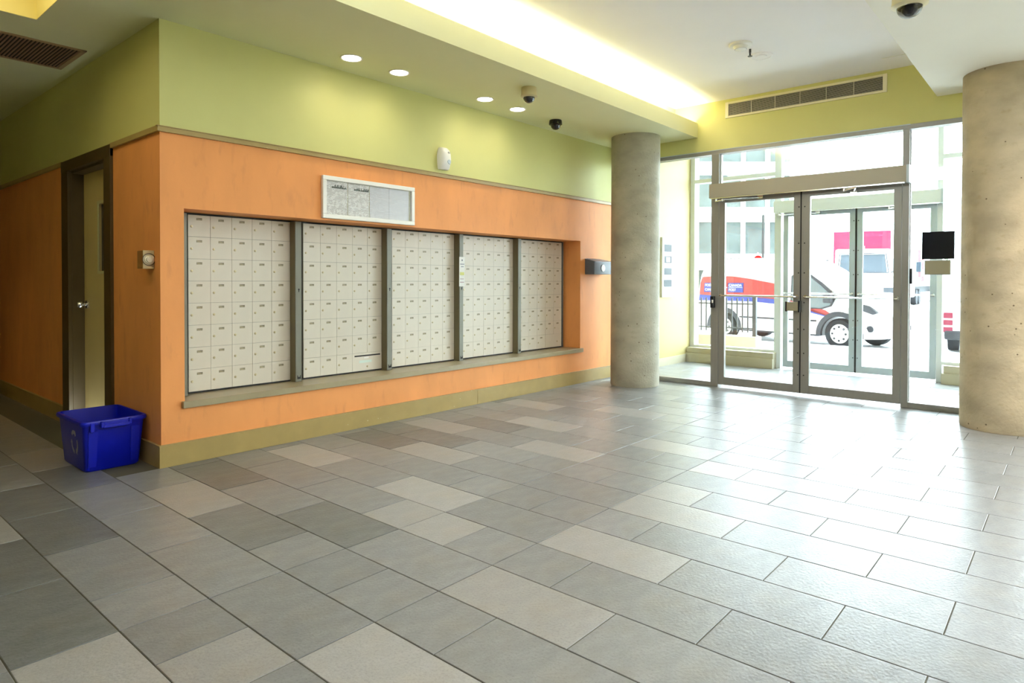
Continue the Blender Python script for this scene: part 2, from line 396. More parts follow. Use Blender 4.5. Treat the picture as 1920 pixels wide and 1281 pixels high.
# ceilings
S(B(.6, D+.15, .99, YC+T, ZH, ZH+.12).build('ceiling', M['white_ceiling']))
YL = 3.335
mb = MB()                                  # left soffit with its cove lip and hall ceiling (opening left for the lit coffer)
CX1, CY0_, CY1_ = 1.18, 3.75, 5.034
mb.box(CX1, D, YL, YC, ZL, ZL+.05, 0)
mb.box(.6, D, YL, YL+.045, ZL+.05, 3.03, 0)
mb.box(.6, CX1, YL, CY0_, ZL, ZL+.05, 0)
mb.box(.6, D, 3.62, 3.67, ZL+.05, ZH, 1)   # yellow back wall of the cove
mb.box(CX1, XC, YC, YS, ZL, ZL+.05, 0)
mb.box(X0+3.6, CX1, CY1_, YS, ZL, ZL+.05, 0)
mb.box(X0, .6, YL, CY0_, ZL, ZL+.05, 0); mb.box(X0, -.3, CY0_, YC, ZL, ZL+.05, 0); mb.box(X0+3.6, -.3, YC, CY1_, ZL, ZL+.05, 0)
S(mb.build('ceiling_soffit_left', [M['soffit'], M['green']]))
mb = MB().box(-.3, CX1, CY0_, CY1_, 3.18, 3.22)
mb.box(-.3, CX1+.03, CY0_-.03, CY0_+.003, ZL+.001, 3.22).box(-.3, CX1+.03, CY1_-.003, CY1_+.03, ZL+.001, 3.22).box(CX1-.003, CX1+.03, CY0_, CY1_, ZL+.001, 3.22).box(-.33, -.3, CY0_, CY1_, ZL, 3.22)
S(mb.build('ceiling_coffer', M['coffer_lamp']))
mb = MB().box(.6, D, Y0, .99, ZR, ZH+.12).box(X0, .6, Y0, YL, ZR, ZR+.1)
S(mb.build('ceiling_soffit_right', M['cream_soffit']))
# baseboards and trims
def base(name, mb): return S(mb.build(name, M['olive'], bevel=.002))
bb = MB().box(XC-.016, 4.57, YC-.016, YC, 0, .138).box(4.572, D, YC-.016, YC, 0, .138).box(XC-.019, D, YC-.019, YC, .138, .146)
base('baseboard_back', bb)
base('baseboard_hall', MB().box(XC-.016, XC, YC, 5.24, 0, .138).box(XC-.019, XC, YC, 5.24, .138, .146).box(XC-.016, XC, 6.39, YS, 0, .138).box(XC-.019, XC, 6.39, YS, .138, .146))
S(MB().box(XC-.02, D, YC-.02, YC, zt0, zt1).box(XC-.026, D, YC-.026, YC, zt1-.006, zt1).build('trim_1', M['olive'], bevel=.002))
S(MB().box(XC-.02, XC, YC, 5.24, zt0, zt1).box(XC-.02, XC, 6.39, YS, zt0, zt1).build('trim_2', M['olive'], bevel=.002))
S(MB().box(NX0-.02, NX1+.03, YC-.03, NY+.04, NZ0-.045, NZ0).build('trim_3', mat('sill_paint', (.34, .28, .165), .3, noise=(8, .04)), bevel=.003))

# hall door
dr = S(empty('door_1', (XC, 5.8, 0)))
fr = MB()
fr.box(-.02, .01, 5.24-5.8, 5.38-5.8, 0, 2.15).box(-.02, .01, 6.22-5.8, 6.39-5.8, 0, 2.15).box(-.022, .012, 5.24-5.8, 6.39-5.8, 2.09, 2.175)
fr.box(.01, .15, HY0-5.8, 5.38-5.8, 0, 2.10).box(.01, .15, 6.22-5.8, HY1-5.8, 0, 2.10).box(.01, .15, HY0-5.8, HY1-5.8, 2.07, 2.10)
fr.build('door_frame', M['olive_dark'], dr, bevel=.002)
leafm = MB().box(.095, .14, -.41, -.05+.02, .012, 2.068).box(.095, .14, .085, .415, .012, 2.068).box(.095, .14, -.03, .085, .012, 1.25).box(.095, .14, -.03, .085, 1.83, 2.068)
leafm = MB().box(.095, .14, .055, .415, .012, 2.068).box(.095, .14, -.415, -.10, .012, 2.068).box(.095, .14, -.10, .055, .012, 1.27).box(.095, .14, -.10, .055, 1.80, 2.068)
lf = leafm.build('door_leaf', M['cream_door'], dr)
MB().box(.085, .095, -.125, -.10, 1.25, 1.825).box(.085, .095, .045, .07, 1.25, 1.825).box(.085, .095, -.10, .045, 1.25, 1.272).box(.085, .095, -.10, .045, 1.80, 1.825).build('vision_panel_frame', mat('vision_frame_paint', (.60, .55, .28), .4), lf, bevel=.002)
B(.112, .118, -.10, .055, 1.27, 1.80).build('vision_panel_glass', M['blackgloss'], lf)
kb = MB().lathe((.095, .345, 1.0), [(.0, -.075), (.018, -.074), (.027, -.06), (.027, -.045), (.012, -.03), (.012, -.012), (.033, -.010), (.033, 0)], 20, 'x').build('door_knob', M['chrome'], lf, smooth=True)
MB().cyl((.095, .36, .13), (.04, .36, .11), .006).cyl((.04, .36, .11), (.02, .36, .102), .012).build('door_stop', M['chrome'], lf)

# ---------------------------------------------------------------- glazed entrance walls
def storefront(name, X, frame, hdr0, hdr1, rail, sill, rightend):
    """aluminium storefront in the plane x = X .. X+.11; origin at (X,0,0)"""
    w_ = S(empty(name, (X, 0, 0)))
    dp = .11
    def bar(n, y0, y1, z0, z1, d0=0, d1=dp): return B(d0, d1, y0, y1, z0, z1).build(n, frame, w_, bevel=.002)
    bar('header', rightend, YC, hdr0, hdr1)
    bar('mullion', 3.075, 3.163, 0, hdr0); bar('mullion', 1.205, 1.262, 0, hdr0)
    for y in (-.65, -2.1): bar('mullion', y-.03, y+.03, 0, hdr0)
    bar('mullion', YC-.045 if X == D else YC-.07, YC, 0, hdr0)
    bar('transom_bar', 1.262, 3.075, 2.14, 2.20, .02)
    if sill:
        bar('sill', 3.163, YC-.045, 0, .05); bar('sill', rightend, 1.205, 0, .055)
    def pane(y0, y1, z0, z1, parent=w_): return B(.045, .051, y0, y1, z0, z1).build('pane', M['glass'], parent)
    return w_, bar, pane
win, bar, pane = storefront('window_1', D, M['alu'], 2.645, 2.69, None, True, Y0)
pane(3.163, YC-.045, .05, 2.645); pane(1.262, 3.075, 2.20, 2.645)
pane(-.62, 1.205, .055, 2.645); pane(-2.07, -.68, .055, 2.645); pane(Y0, -2.13, .055, 2.645)
B(-.006, .0, 1.2, 4.36, 2.684, 2.692).build('edge_bead', M['alu_pale'], win)
MB().box(.035, .043, 1.197, 1.205, .06, 2.64).box(.035, .043, 3.06, 3.075, 2.2, 2.64).build('glazing_bead', M['alu_white'], win)

win2, bar2, pane2 = storefront('window_2', DO, M['alu_white'], 3.14, 3.22, None, False, Y0)
bar2('rail', 3.163, YC-.07, 2.66, 2.715); bar2('rail', Y0, 1.205, 2.66, 2.715)
bar2('sill', 3.163, YC-.07, .215, .25); bar2('sill', Y0, 1.205, .215, .25)
pane2(3.163, YC-.07, .25, 2.66); pane2(3.163, YC-.07, 2.715, 3.14); pane2(1.262, 3.075, 2.20, 3.14)
pane2(-.62, 1.205, .25, 2.66); pane2(-.62, 1.205, 2.715, 3.14); pane2(-2.07, -.68, .25, 3.14); pane2(Y0, -2.13, .25, 3.14)
cb = MB().box(DO-.15, DO+.12, 3.13, YC, 0, .135).box(DO-.12, DO+.12, 3.13, YC, .143, .215).box(DO-.12, DO+.1, 3.13, YC, .135, .143)
S(cb.build('curb_left', M['curb'], bevel=.006))
cb = MB().box(DO-.15, DO+.12, Y0, 1.19, 0, .125).box(DO-.12, DO+.12, Y0, 1.17, .133, .215).box(DO-.12, DO+.1, Y0, 1.17, .125, .133)
S(cb.build('curb_right', M['curb'], bevel=.006))
# vestibule shell
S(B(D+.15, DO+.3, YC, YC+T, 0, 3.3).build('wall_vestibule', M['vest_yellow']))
S(B(D+.15, DO+.2, Y0-.15, YC+T, 3.24, 3.36).build('ceiling_vestibule', M['white_ceiling']))
S(MB().box(D+.15, DO-.15, YC-.014, YC, 0, .115).build('baseboard_vestibule', M['curb'], bevel=.002))

def door_leaf(name, X, y0, y1, frame, barmat, hinge_left, latch):
    """glazed leaf between y0<y1 in the plane x=X; a push bar and pivots"""
    d = S(empty(name, (X, 0, 0)))
    st = .066
    B(0, .045, y0, y0+st, .03, 2.17).build('stile', frame, d, bevel=.002)
    B(0, .045, y1-st, y1, .03, 2.17).build('stile', frame, d, bevel=.002)
    B(0, .045, y0+st, y1-st, .03, .118).build('bottom_rail', frame, d, bevel=.002)
    B(0, .045, y0+st, y1-st, 2.085, 2.17).build('top_rail', frame, d, bevel=.002)
    B(.018, .024, y0+st, y1-st, .118, 2.085).build('pane', M['glass'], d)
    pb = MB(); zb = 1.04
    pb.tube([(0, y0+.028, zb), (-.045, y0+.030, zb), (-.06, y0+.05, zb), (-.06, y1-.05, zb), (-.045, y1-.030, zb), (0, y1-.028, zb)], .0105, n=10)
    pb.lathe((0, y0+.028, zb), [(0, -.012), (.019, -.011), (.019, 0)], 14, 'x').lathe((0, y1-.028, zb), [(0, -.012), (.019, -.011), (.019, 0)], 14, 'x')
    pb.build('push_bar', barmat, d, smooth=True)
    yl = y0 if latch == 'y0' else y1
    s_ = 1 if latch == 'y0' else -1
    sc_ = MB()
    for z in (.22, .45, .70, .98, 1.29, 1.60, 1.98):
        sc_.lathe((0, yl+s_*.014, z), [(0, -.004), (.006, -.003), (.007, 0)], 8, 'x')
    sc_.build('screw_heads', M['gap'], d)
    return d
d2 = door_leaf('door_2', D, 2.190, 3.069, M['alu'], M['chrome'], True, 'y0')
d3 = door_leaf('door_3', D, 1.266, 2.160, M['alu'], M['chrome'], False, 'y1')
B(.004, .03, 2.176, 2.190, .03, 2.17).build('meeting_seal', M['gap'], d2)
B(.0, .035, 2.160, 2.176, .03, 2.17).build('astragal', M['alu'], d3, bevel=.001)
# latch case on the left leaf, strike box on the left mullion, pull handle by the right mullion
lc = B(-.055, 0, 2.185, 2.305, .892, .985).build('latch_case', M['beige_plate'], d2, bevel=.004)
MB().box(-.05, 0, 2.300, 2.322, .885, .99).box(-.062, 0, 2.170, 2.190, .88, 1.0).build('latch_end', M['black'], lc, bevel=.003)
sb = B(-.05, 0, 3.110, 3.150, .90, 1.03).build('strike_box', M['black'], win, bevel=.003)
B(-.056, -.0505, 3.112, 3.128, .955, .99).build('strike_plate', M['white_pl'], sb)
MB().prism([(-.045, 1.19), (-.03, 1.18), (0, 1.18), (0, 1.325), (-.035, 1.325), (-.045, 1.30)], 'y', 1.168, 1.19).build('pull_handle', M['black'], win, bevel=.002)
# outer leaves, daylight put into a paler aluminium colour
d4 = door_leaf('door_4', DO, 2.152, 3.045, M['alu_pale'], M['chrome'], True, 'y0')
d5 = door_leaf('door_5', DO, 1.266, 2.128, M['alu_pale'], M['chrome'], False, 'y1')
B(.004, .03, 2.130, 2.150, .03, 2.17).build('meeting_seal', M['gap'], d4)

def operator_box(name, X, label, zb, m):
    t = empty(name, (X, 2.178, 0), label, 'door opener', 'overhead door openers')
    B(-.11, 0, -.966, .966, 2.135, 2.292).build('housing', m, t, bevel=.003)
    B(-.115, 0, -.99, -.966, 2.13, 2.295).build('end_cap', M['alu_pale'], t, bevel=.001)
    B(-.108, -.002, -.95, .95, 2.125, 2.135).build('bottom_strip', M['chrome'], t)
    a = MB()      # left arm: pivot under the housing, elbow, long rod to the leaf shoe
    a.cyl((-.06, .90, 2.135), (-.06, .90, 2.095), .014).box(-.075, -.055, .80, .91, 2.095, 2.105).cyl((-.17, .78, 2.10), (-.06, .90, 2.10), .009)
    a.tube([(-.17, .78, 2.10), (-.02, .42, 2.112)], .006).box(-.03, 0, .39, .45, 2.10, 2.125)
    a.build('door_arm', M['chrome'], t, smooth=True)
    a = MB(); a.cyl((-.06, -.42, 2.135), (-.06, -.42, 2.10), .014).tube([(-.06, -.42, 2.105), (-.17, -.55, 2.115)], .010).tube([(-.17, -.55, 2.115), (-.02, -.50, 2.09)], .008).box(-.03, 0, -.53, -.47, 2.075, 2.10)
    a.build('door_arm', M['chrome'], t, smooth=True)
    return t
operator_box('door_operator', D, 'long beige overhead door opener box above the inner lobby doors', 0, mat('operator_paint', (.40, .365, .28), .42))
operator_box('door_operator', DO, 'long white overhead door opener box above the outer street doors', 0, M['alu_white'])

# grille in the bulkhead, with thin louvres
g = empty('wall_grille', (D, 2.20, 3.117), 'long white louvred air grille high on the green wall above the entrance', 'vent')
MB().box(-.014, 0, -.802, -.765, -.088, .088).box(-.014, 0, .765, .802, -.088, .088).box(-.014, 0, -.765, .765, -.088, -.066).box(-.014, 0, -.765, .765, .066, .088).build('grille_frame', mat('grille_frame_paint', (.74, .68, .48), .4), g, bevel=.002)
B(-.002, 0, -.765, .765, -.066, .066).build('backing', M['grille_dark'], g)
sl = MB()
for i in range(11):
    z = -.060+i*.012; sl.add([(-.012, -.765, z-.003), (-.012, .765, z-.003), (-.003, .765, z+.004), (-.003, -.765, z+.004), (-.011, -.765, z-.001), (-.011, .765, z-.001)], [(0, 1, 2, 3), (0, 1, 5, 4)])
tag(sl.build('louvre_slats', M['slat'], g), kind='stuff')
for i in range(1, 6): B(-.0125, -.002, -.765+i*.255-.002, -.765+i*.255+.002, -.066, .066).build('louvre_divider', M['slat'], g)

# ================================================================ concrete columns
def column(loc, r, h, m, label):
    prof = [(0, 0), (r*.985, 0), (r, .012)] + [(r*(1+.003*math.sin(z*5)), z) for z in [i*h/24 for i in range(1, 24)]] + [(r, h), (0, h)]
    mb = MB().lathe((0, 0, 0), prof, 72)
    o = mb.build('concrete_column', m, loc=loc, smooth=True)
    return tag(o, label, 'column')
column((6.66, 3.874, 0), .278, ZL, M['concrete'], 'slender grey concrete column standing left of the glass doors')
column((6.685, .437, 0), .307, ZR, M['concrete2'], 'thick pitted concrete column at the right edge of the photo')

# ================================================================ mailboxes
mb_door_me = {}
def bank(i):
    x = 1.845+.8893*i
    names = ['leftmost wall bank of cream mailboxes, nearest the hall corner',
             'second mailbox bank from the left, with a black mail slot low on its right',
             'middle bank of the five cream mailbox banks, below the right end of the notice frame',
             'fourth mailbox bank from the left, with a paper notice taped to its edge channel',
             'rightmost mailbox bank, beside the orange niche end']
    t = empty('mailbox_bank', (x, NY, NZ0), names[i], 'mailboxes', 'banks of apartment mailboxes in the niche')
    H = NZ1-NZ0
    B(-.008, .877, .005, .028, .001, H-.001).build('back_panel', M['mbx_dark'], t)
    cx1 = .068 if i == 0 else .045
    ch = MB().box(-.006, cx1, -.079, .005, .001, H-.012, 0)
    c = ch.build('channel', M['channel'], t, bevel=.002)
    B(-.0085, -.006, -.074, .004, .001, H-.012).build('channel_side_shade', M['mbx_side_shade'], c)
    hg = MB()
    for k in range(60): hg.box(-.009, -.002, -.083, -.078, .012+k*.0204, .012+k*.0204+.015)
    tag(hg.build('piano_hinge', M['channel'], c), kind='stuff')
    MB().lathe((.022, -.079, .72), [(0, -.002), (.007, -.0015), (.007, 0)], 10, 'y').box(.019, .025, -.081, -.079, .70, .72).build('keyhole', M['gap'], c)
    MB().box(.008, .036, -.082, -.079, .022, .038).box(.008, .012, -.082, -.079, .038, .050).box(.032, .036, -.082, -.079, .038, .050).build('catch', M['gap'], c)
    B(.07, .878, -.012, .005, H-.014, H-.002).build('top_rail', M['gap'], t); B(.07, .878, -.008, .005, .002, .012).build('bottom_rail', M['gap'], t)  # black top strip stands in for the shadow line above the doors
    if i == 4: B(.882, .916-.02, -.02, .005, .002, H-.004).build('end_strip', mat('end_strip_grey', (.12, .125, .12), .45), t)
    w, h = .7745/5, (H-.022)/8
    for c_ in range(5):
        for r_i in range(8):
            if i in (1, 4) and r_i == 0 and c_ == 4: continue
            wide = i in (1, 4) and r_i == 0 and c_ == 3
            ww = w*2 if wide else w
            key = ('d', wide)
            lx, lz = .105+c_*w, .012+r_i*h
            dx = random.uniform(-.0004, .0004)
            if key not in mb_door_me:
                o = B(.0011, ww-.0011, -.006, .004, .0009, h-.0009).build('mailbox_door', M['mbx'], t, (lx, dx, lz))
                mb_door_me[key] = o.data
            else:
                o = bpy.data.objects.new('mailbox_door', mb_door_me[key]); COL.objects.link(o); o.parent = t; o.location = (lx, dx, lz)
            if wide and i == 1:
                o['label'] = 'wide outgoing mail door with a black slot'
                B(.022, ww-.018, -.0072, -.006, h*.80, h*.875).build('mail_slot', M['gap'], o)
                B(.07, .20, -.0068, -.006, h*.44, h*.58).build('sticker', M['sticker'], o)
                B(.12, .17, -.0068, -.006, h*.68, h*.76).build('sticker', M['paper_plain'], o)
                mb_part('lock', o, (ww*.5, 0, h*.22)); continue
            if wide:
                mb_part('lock', o, (ww*.72, 0, h*.42)); continue
            mb_part('lock', o, (.024, 0, h*.46))
            mb_part('number_plate', o, (w*.5, 0, h*.80))
def mb_part(nm, parent, loc):
    if nm not in mb_door_me:
        if nm == 'lock': o = MB().lathe((0, 0, 0), [(0, -.0125), (.0055, -.012), (.0062, -.009), (.0092, -.0075), (.0095, -.006)], 12, 'y').box(-.001, .001, -.0135, -.0124, -.004, .004).build('lock', M['brass'], parent, loc)
        else: o = B(-.0195, .0195, -.0075, -.006, -.008, .008).build('number_plate', M['plate'], parent, loc)
        mb_door_me[nm] = o.data
    else:
        o = bpy.data.objects.new(nm, mb_door_me[nm]); COL.objects.link(o); o.parent = parent; o.location = loc
for i in range(5): bank(i)

# taped notice on the fourth bank's channel
tn = empty('taped_notice', (4.505, NY-.088, 1.29), 'narrow paper notice with a yellow highlight taped over the mailbox channel', 'notice')
MB().add([(-.012, 0, -.145), (.060, -.004, -.145), (.064, -.002, .145), (-.010, 0, .145), (-.012, .001, -.145), (.060, -.003, -.145), (.064, -.001, .145), (-.010, .001, .145)], [(0, 1, 2, 3), (4, 7, 6, 5), (0, 4, 5, 1), (1, 5, 6, 2), (2, 6, 7, 3), (3, 7, 4, 0)]).build('sheet', M['paper_plain'], tn)
MB().box(-.004, .052, -.0050, -.0035, -.035, -.005).build('highlight', M['hi_yellow'], tn)
MB().box(-.002, .054, -.0052, -.0035, .070, .077).box(.01, .045, -.0052, -.0035, .045, .052).box(.018, .032, -.0052, -.0035, .105, .12).build('ink_line', M['ink'], tn)
MB().box(-.004, .050, -.0054, -.0035, -.108, -.100).box(0, .045, -.0054, -.0035, -.075, -.068).build('ink_line', M['ink_red'], tn)

# ================================================================ things on the mailbox wall
nb = empty('notice_frame', (3.305, YC, 1.848), 'wide white framed notice board above the mailboxes', 'notice board')
w2, h2, fb = .46, .165, .034
MB().box(-w2, w2, -.028, 0, h2-fb, h2).box(-w2, w2, -.028, 0, -h2, -h2+fb).box(-w2, -w2+fb, -.028, 0, -h2+fb, h2-fb).box(w2-fb, w2, -.028, 0, -h2+fb, h2-fb).build('frame', M['white_pl'], nb, bevel=.004)
B(-w2+fb, w2-fb, -.006, 0, -h2+fb, h2-fb).build('backing', mat('board_backing', (.45, .42, .25), .7), nb)
for k, (a, b, mk) in enumerate([(-.425, -.225, 'paper'), (-.218, -.015, 'paper'), (-.008, .19, 'paper2'), (.192, .405, 'paper2')]):
    s_ = B(-(b-a)/2, (b-a)/2, -.008, -.006, -.13, .128).build('sheet', M[mk], nb, ((a+b)/2, 0, 0))
    if k < 2:
        sk = MB(); x = -.045
        while x < .09:
            ww = random.uniform(.004, .01); sk.box(x, x+ww, -.0088, -.008, .075, .075+random.uniform(.008, .03)); x += ww
        sk.build('skyline_print', M['skyline'], s_)
B(-w2+fb, w2-fb, -.018, -.016, -h2+fb, h2-fb).build('glass', M['acrylic'], nb)

# air freshener dispenser
af = empty('air_freshener', (4.115, YC, 2.315), 'white oval air freshener dispenser on the green wall above the trim line', 'air freshener')
pr_ = []
for z, dpt, hw in [(-.10, .045, .052), (-.085, .060, .058), (-.04, .072, .064), (0, .078, .066), (.045, .072, .064), (.08, .058, .056), (.10, .035, .044)]:
    pr_.append((z, dpt, hw))
vs, fs = [], []
for z, dpt, hw in pr_:
    for a in range(13):
        t_ = PI*a/12; vs.append((-hw*math.cos(t_), -dpt*(math.sin(t_)**.45), z))
n_ = 13
for k in range(len(pr_)-1):
    fs += [(k*n_+a, k*n_+a+1, (k+1)*n_+a+1, (k+1)*n_+a) for a in range(12)]; fs.append((k*n_+12, k*n_, (k+1)*n_, (k+1)*n_+12))
fs += [tuple(range(n_)), tuple(range((len(pr_)-1)*n_, len(pr_)*n_))]
MB().add(vs, fs).build('shell', M['white_pl'], af, smooth=True)
MB().lathe((.018, -.0735, -.03), [(0, -.006), (.018, -.005), (.022, 0)], 16, 'y').build('window_lens', M['alu_pale'], af, smooth=True)
MB().box(.005, .03, -.076, -.066, .045, .06).build('spray_vent', M['steel'], af, bevel=.003)

# grey drop box with a round white sticker
bx = empty('drop_box', (6.60, YC, 1.28), 'small dark grey steel letter box with a round white sticker, right of the mailbox niche', 'letter box')
MB().prism([(0, 0), (-.135, 0), (-.135, .155), (0, .185)], 'x', -.185, .185).build('body', M['box_grey'], bx, bevel=.003)
MB().prism([(0, .186), (-.148, .152), (-.152, .138), (-.148, .138), (-.146, .148), (0, .180)], 'x', -.19, .19).prism([(0, .19), (-.07, .172), (-.07, .166), (0, .182)], 'x', -.15, .14).build('lid', M['box_grey'], bx, bevel=.002)
MB().lathe((.0, -.136, .075), [(0, -.004), (.042, -.0035), (.042, 0)], 28, 'y').build('sticker', M['white_pl'], bx)
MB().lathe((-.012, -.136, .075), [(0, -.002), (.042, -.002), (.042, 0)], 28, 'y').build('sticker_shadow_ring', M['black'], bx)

# dial box on the hall wall
db = empty('dial_box', (XC, 4.553, 1.333), 'small square tan box with a round dial on the orange hall wall', 'wall device')
B(-.066, 0, -.046, .053, -.058, .057).build('case', mat('dial_case', (.34, .155, .04), .45), db, bevel=.003)
B(-.069, -.001, -.052, -.046, -.060, .059).build('face_plate', mat('dial_face', (.50, .38, .18), .35), db, bevel=.002)
MB().lathe((-.034, -.052, 0), [(0, -.018), (.018, -.016), (.020, -.010), (.026, -.008), (.028, -.002), (.033, 0)], 24, 'y').build('dial', M['cream_pl'], db, smooth=True)
MB().lathe((-.034, -.0535, 0), [(.036, 0), (.036, -.003), (.040, -.003), (.040, 0)], 24, 'y').build('dial_ring', M['olive_dark'], db, smooth=True)

# ================================================================ blue recycling bin
bn = empty('recycling_bin', (1.475, 4.86, 0), 'blue plastic recycling bin on the floor against the hall corner', 'bin')
def ring(hx, hy, z, r=.03, n=5):
    out = []
    for cx, cy, a0 in ((hx-r, hy-r, 0), (-hx+r, hy-r, PI/2), (-hx+r, -hy+r, PI), (hx-r, -hy+r, 1.5*PI)):
        for i in range(n): out.append((cx+r*math.cos(a0+PI/2*i/(n-1)), cy+r*math.sin(a0+PI/2*i/(n-1)), z))
    return out
def loft(rings, cap0=True, cap1=False):
    mb = MB(); n = len(rings[0]); vs = [v for rg in rings for v in rg]
    fs = [(k*n+i, k*n+(i+1) % n, (k+1)*n+(i+1) % n, (k+1)*n+i) for k in range(len(rings)-1) for i in range(n)]
    if cap0: fs.append(tuple(range(n)))
    if cap1: fs.append(tuple(range((len(rings)-1)*n, len(rings)*n)))
    return mb.add(vs, fs)
loft([ring(.150, .212, .0), ring(.157, .222, .012), ring(.177, .258, .315), ring(.1735, .2545, .315), ring(.153, .218, .014), ring(.148, .21, .012)], True, True).build('tub', M['bin'], bn, smooth=True)
loft([ring(.177, .258, .295, .034), ring(.190, .270, .297, .04), ring(.193, .273, .310, .04), ring(.189, .269, .322, .04), ring(.175, .256, .324, .034), ring(.1735, .2545, .31, .032)], False).build('rim', M['bin'], bn, smooth=True)
MB().box(-.075, .075, -.294, -.272, .276, .296).box(-.088, -.070, -.292, -.258, .280, .318).box(.070, .088, -.292, -.258, .280, .318).box(-.07, .07, -.288, -.280, .286, .316).build('handle', M['bin'], bn, bevel=.004)
MB().box(-.142, -.118, -.277, -.262, .255, .316).build('latch_tab', M['bin'], bn, bevel=.004)
for cx in (-.12, .12):
    rb = MB().prism([(cx-.022, .03), (cx+.022, .03), (cx+.026, .26), (cx-.026, .26)], 'y', 0, .006)
    rb.v = [(x, -.2215-(z-.012)*.1188-(.004 if y < .003 else 0), z) for x, y, z in rb.v]
    rb.build('side_rib', M['bin'], bn)
mk = MB()       # three chasing arrows on the long side, following the tub's slope
def onside(u, v, off=.0015):
    u *= 1.15; v *= 1.3      # u along y, v height; long side facing -x
    z = .17+v; return (-(.157+(z-.012)*.066)-off, u-.06, z)
for k in range(3):
    a0 = PI/2+k*2*PI/3
    def rp(r, a, a0=a0): return (r*math.cos(a0+a), r*math.sin(a0+a)*1.05)
    pts = []
    for a in [-.85, -.5, -.2, .1, .4]: pts.append((rp(.058, a), rp(.040, a)))
    for (o0, i0), (o1, i1) in zip(pts[:-1], pts[1:]):
        mk.add([onside(*o0), onside(*o1), onside(*i1), onside(*i0)], [(0, 1, 2, 3)])
    o0 = rp(.068, .4); i0 = rp(.030, .4); tp = rp(.050, .78)
    mk.add([onside(*o0), onside(*tp), onside(*i0)], [(0, 1, 2)])
mk.build('recycling_mark', M['bin_mark'], bn)

# ================================================================ ceiling fittings
def downlight(x, y, label):
    t = empty('recessed_downlight', (x, y, ZL), label, 'ceiling light', 'recessed downlights over the mailboxes')
    MB().lathe((0, 0, 0), [(.066, -.001), (.078, -.006), (.084, -.004), (.084, 0), (.066, 0)], 28).build('trim_ring', M['white_pl'], t, smooth=True)
    MB().lathe((0, 0, 0), [(0, -.004), (.066, -.004), (.066, 0)], 28).build('lens', M['lamp'], t)
    spot('downlight_beam', (x, y, ZL-.02), 6, (1, .88, .70), 155, 1.0)
for (x, y), lab in zip([(2.91, 4.105), (3.36, 4.10), (4.36, 4.103), (4.82, 4.105)],
                       ['round recessed downlight nearest the hall corner, first in the row', 'second recessed downlight from the hall corner', 'third recessed downlight from the hall corner', 'fourth recessed downlight, furthest in the row from the hall corner']):
    downlight(x, y, lab)

def dome(name, x, y, z, r, hb, mbase, mdome, label, flare=1.0):
    t = empty(name, (x, y, z), label, 'security camera')
    MB().lathe((0, 0, 0), [(0, 0), (r*.92, 0), (r*.96, -hb*.15), (r, -hb*.8), (r*flare, -hb), (r*.8, -hb*1.12), (r*.72, -hb*1.14)], 32).build('housing', mbase, t, smooth=True)
    rr = r*.74
    MB().lathe((0, 0, -hb*1.1), [(rr*math.cos(a), -rr*.95*math.sin(a)) for a in [i*PI/16 for i in range(8)]]+[(0, -rr*.95)], 28).build('dome_cover', mdome, t, smooth=True)
    return t
dome('dome_camera', 4.35, 3.575, ZL, .070, .075, mat('cream_camera_housing', (.58, .49, .26), .4), M['dome'], 'cream dome security camera on the soffit beside the fourth downlight', 1.05)
dome('dome_camera', 5.41, 4.09, ZL, .068, .045, M['black'], M['dome'], 'black dome security camera on the soffit near the left column')
c3 = dome('dome_camera', 4.43, .757, ZR, .092, .090, mat('ivory_camera_housing', (.72, .64, .40), .35), M['cam_glass'], 'ivory dome security camera with clear cover, at the top right of the photo', 1.05)
MB().lathe((0, 0, -.11), [(0, -.042), (.022, -.036), (.040, -.014), (.044, .012), (0, .014)], 20).build('camera_eye', M['black'], c3, smooth=True)

t = empty('smoke_detector', (5.545, 2.205, ZH), 'round white smoke detector with a dark slot, on the high white ceiling', 'smoke detector')
MB().lathe((0, 0, 0), [(0, 0), (.095, 0), (.097, -.012), (.090, -.018), (.062, -.020), (.050, -.045), (.035, -.050), (0, -.052)], 36).build('body', M['white_pl'], t, smooth=True)
MB().lathe((0, 0, 0), [(.0405, -.047), (.0495, -.0455), (.0495, -.040), (.0405, -.040)], 24).build('slot_ring', M['gap'], t)
t = empty('sprinkler_head', (5.72, 2.19, ZH), 'tiny dark sprinkler head between the two round ceiling fittings', 'sprinkler')
MB().cyl((0, 0, 0), (0, 0, -.03), .010).cyl((0, 0, -.03), (0, 0, -.055), .006).tube([(-.016, 0, -.03), (-.012, 0, -.055), (0, 0, -.06), (.012, 0, -.055), (.016, 0, -.03)], .003).cyl((0, 0, -.060), (0, 0, -.063), .020, n=14).build('nozzle', mat('dark_bronze', (.06, .055, .05), .4, metal=.7), t)
t = empty('ceiling_cover_plate', (5.945, 2.175, ZH), 'flat round white cover plate on the high ceiling behind the sprinkler head', 'cover plate')
MB().lathe((0, 0, 0), [(0, 0), (.100, 0), (.100, -.008), (.085, -.012), (.084, -.008), (.05, -.008), (.048, -.014), (0, -.015)], 36).build('plate', M['white_ceiling'], t, smooth=True)
t = empty('access_hatch', (6.88, 1.20, ZH), 'flush white access hatch at the edge of the high ceiling by the right soffit', 'hatch')
MB().box(-.14, .14, -.165, .165, -.003, 0).build('panel', M['white_ceiling'], t)
B(-.146, -.140, -.165, .165, -.004, 0).build('shadow_gap', M['slat'], t)

